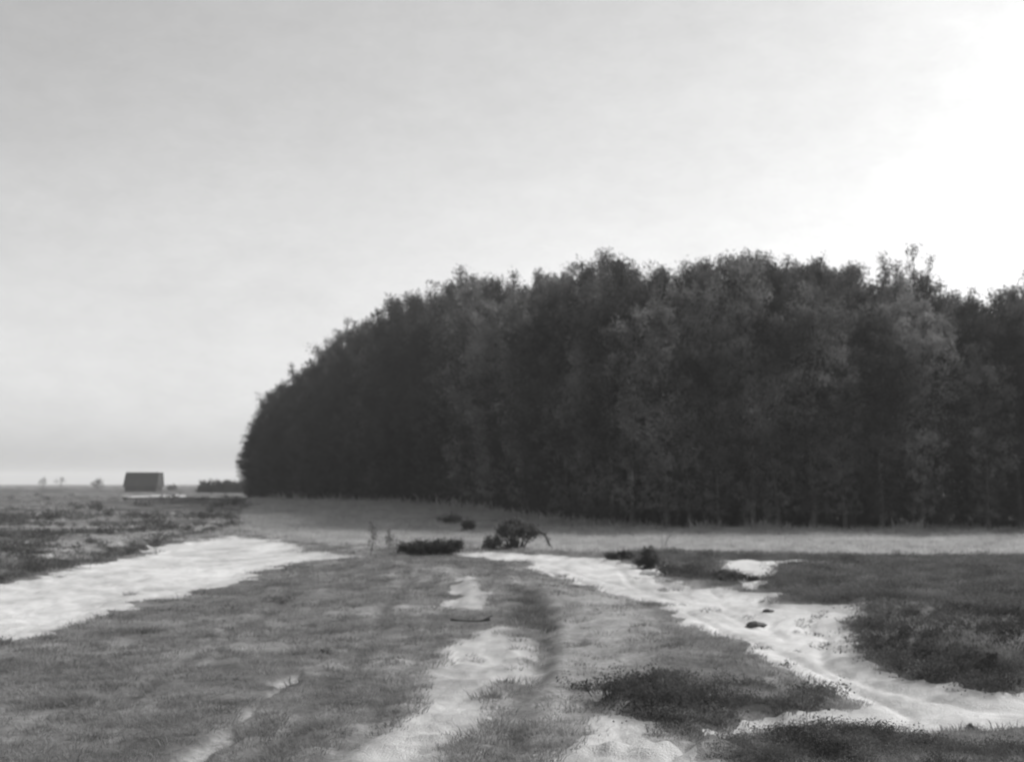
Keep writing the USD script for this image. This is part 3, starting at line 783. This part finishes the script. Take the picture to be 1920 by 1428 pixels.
# tall weeds in the grass left of the low bush
for k, (px, py, h, label) in enumerate([(695, 1038, 0.68, 'tall dark weed standing in the grass behind the hump'), (728, 1030, 0.42, 'shorter dark weed right of the tall one')]):
    t = thing('tall_weed', label, 'weed', place(px, py))
    rg = np.random.default_rng(60 + k)
    q = np.linspace(0, 1, 7)
    st = np.column_stack([0.05 * np.sin(q * 3), 0.03 * q, h * q])
    part(t, 'stem', tube(st, np.linspace(0.012, 0.004, 7), 5), M_DEAD)
    part(t, 'leaves', leaves(rg, np.repeat(st[2:], 3, axis=0) + rg.normal(size=(15, 3)) * [0.05, 0.05, 0.04], 16, (0.04, 0.04, 0.04), 0.045), M_HEATH)

# two pale bent grass stalks beside the rounded bush
t = thing('grass_stalks', 'pale bent grass stalks leaning right beside the rounded bush', 'grass', place(1243, 1036))
for dx, top in ((0.0, (0.42, 0.55)), (-0.03, (0.05, 0.5)), (0.05, (0.25, 0.48))):
    q = np.linspace(0, 1, 8)
    part(t, 'stalk', tube(np.column_stack([dx + top[0] * q ** 1.8, 0 * q, top[1] * np.sin(q * 1.5)]), np.linspace(0.012, 0.006, 8), 5), M_STRAW)

# a dead branch on the ground
o = place(882, 1168)
t = thing('fallen_branch', 'dark fallen branch lying across the top of the worn sand strip', 'branch', o)
q = np.linspace(0, 1, 10)
part(t, 'stick', tube(np.column_stack([-0.24 + 0.48 * q, 0.02 * np.sin(q * 6), 0.035 + 0.02 * (2 * q - 1) ** 2]), 0.008 + 0.008 * np.abs(2 * q - 1) ** 2, 7), M_DEAD, 40)
part(t, 'twig', tube(np.column_stack([0.15 + 0.12 * q, 0.05 * q, 0.04 + 0.06 * q]), np.linspace(0.014, 0.006, 10), 6), M_DEAD, 40)


def clod(px, py, w, h, label, seed, d=None, group=None, material=None):
    import trimesh
    m = trimesh.creation.icosphere(3, 1.0)
    v = np.array(m.vertices)
    v *= (0.72 + 0.6 * meshkit.fbm(v * 1.6 + seed * 9.7, 4, seed))[:, None]
    v *= [w / 2, (d or w) / 2, h]
    v[:, 2] = np.maximum(v[:, 2] * 0.9, -0.04)
    o = place(px, py)
    v[:, 2] *= np.where(v[:, 0] > 0, 0.75, 1.0)
    t = thing('earth_clod', label, 'clod', o, 0, None, group)
    part(t, 'lump', (v, np.array(m.faces)), material or M_CLOD, 60)


clod(1418, 1157, 0.24, 0.05, 'larger dark clod lying on the sand of the right road', 1)
clod(1441, 1139, 0.14, 0.035, 'smaller dark clod on the sand up and right of the larger one', 2)
clod(620, 1222, 0.22, 0.05, 'dark clod in the grass at the end of the thin pale rut', 3)
clod(1822, 1360, 0.09, 0.05, 'small dark clod at the lower edge of the right road', 5)
clod(1228, 1070, 0.62, 0.09, 'bright little ridge of sand below the rounded bush', 7, 0.3, material=plain('heaped_sand', 0.5, 12.0, 0.12))

# ------------------------------------------------------------------ far off: barn, hedge, bushes on the horizon
o = place(263, 922)
L, D_, HB = 6.9, 5.0, 3.9
t = thing('barn', 'dark low barn with a deep steep roof far off on the horizon', 'building', o)


def box(x0, x1, y0, y1, z0, z1):
    v = np.array([(x, y, zv) for zv in (z0, z1) for x, y in ((x0, y0), (x1, y0), (x1, y1), (x0, y1))], float)
    return v, np.array([(0, 2, 1), (0, 3, 2), (4, 5, 6), (4, 6, 7), (0, 1, 5), (0, 5, 4), (1, 2, 6), (1, 6, 5), (2, 3, 7), (2, 7, 6), (3, 0, 4), (3, 4, 7)])


part(t, 'wall', box(-L / 2 + 0.3, L / 2 - 0.3, 0, D_ - 0.6, -0.2, 1.3), M_PLANK)
rv = np.array([(-L / 2, -0.35, 1.0), (L / 2, -0.35, 1.0), (L / 2, D_ - 0.25, 1.0), (-L / 2, D_ - 0.25, 1.0), (-L / 2 + 0.35, 0.45, HB), (L / 2 - 0.02, 0.45, HB), (L / 2 - 0.02, 4.0, HB), (-L / 2 + 0.35, 4.0, HB)], float)
part(t, 'roof', (rv, box(0, 1, 0, 1, 0, 1)[1]), M_THATCH)
part(t, 'door', box(-0.9, 0.9, -0.06, 0.0, -0.1, 1.25), M_DOOR)

hd, _ = bush('hedge', 'dark clipped-looking hedge on the horizon against the left end of the forest', 'hedge', 425, 923,
             [(k, 0, 1.15, 1.0, 0.8, 1.2, 40) for k in np.arange(-4.2, 6.5, 1.1)] + [(k, 0, 0.5, 1.0, 0.8, 0.5, 30) for k in np.arange(-4.6, 6.5, 1.1)], M_LEAF, 36, 0.22, 41)
for k, (px, py, w, h, label) in enumerate([
        (182, 916, 5.0, 3.2, 'dim bush on the horizon left of the barn'),
        (80, 912.5, 6.0, 5.0, 'faint far bush on the horizon near the left edge'),
        (113, 912.0, 7.0, 5.5, 'faint far bush right of the one near the left edge'),
        (322, 918.5, 3.4, 1.1, 'low faint bush between the barn and the hedge')]):
    bush('horizon_bush', label, 'bush', px, py, [(0, 0, h * 0.5, w * 0.5, w * 0.4, h * 0.45, 40), (w * 0.1, 0, h * 0.75, w * 0.2, w * 0.2, h * 0.3, 14)], M_LEAF_MID, 16, 0.28, 50 + k)

# ------------------------------------------------------------------ the air: far things fade a little
M_HAZE = mat(stage, '/World/Looks/haze', {'v': ('principled_volume', {'color': (0.95, 0.95, 0.95), 'density': 0.00042, 'anisotropy': 0.3})}, [], volume='v.volume')
tag(part(stage.GetPrimAtPath('/World'), 'haze', box(-2500, 2500, -2500, 2500, -2.5, 22.0), M_HAZE), 'thin even haze over the whole country', 'haze', kind='stuff')
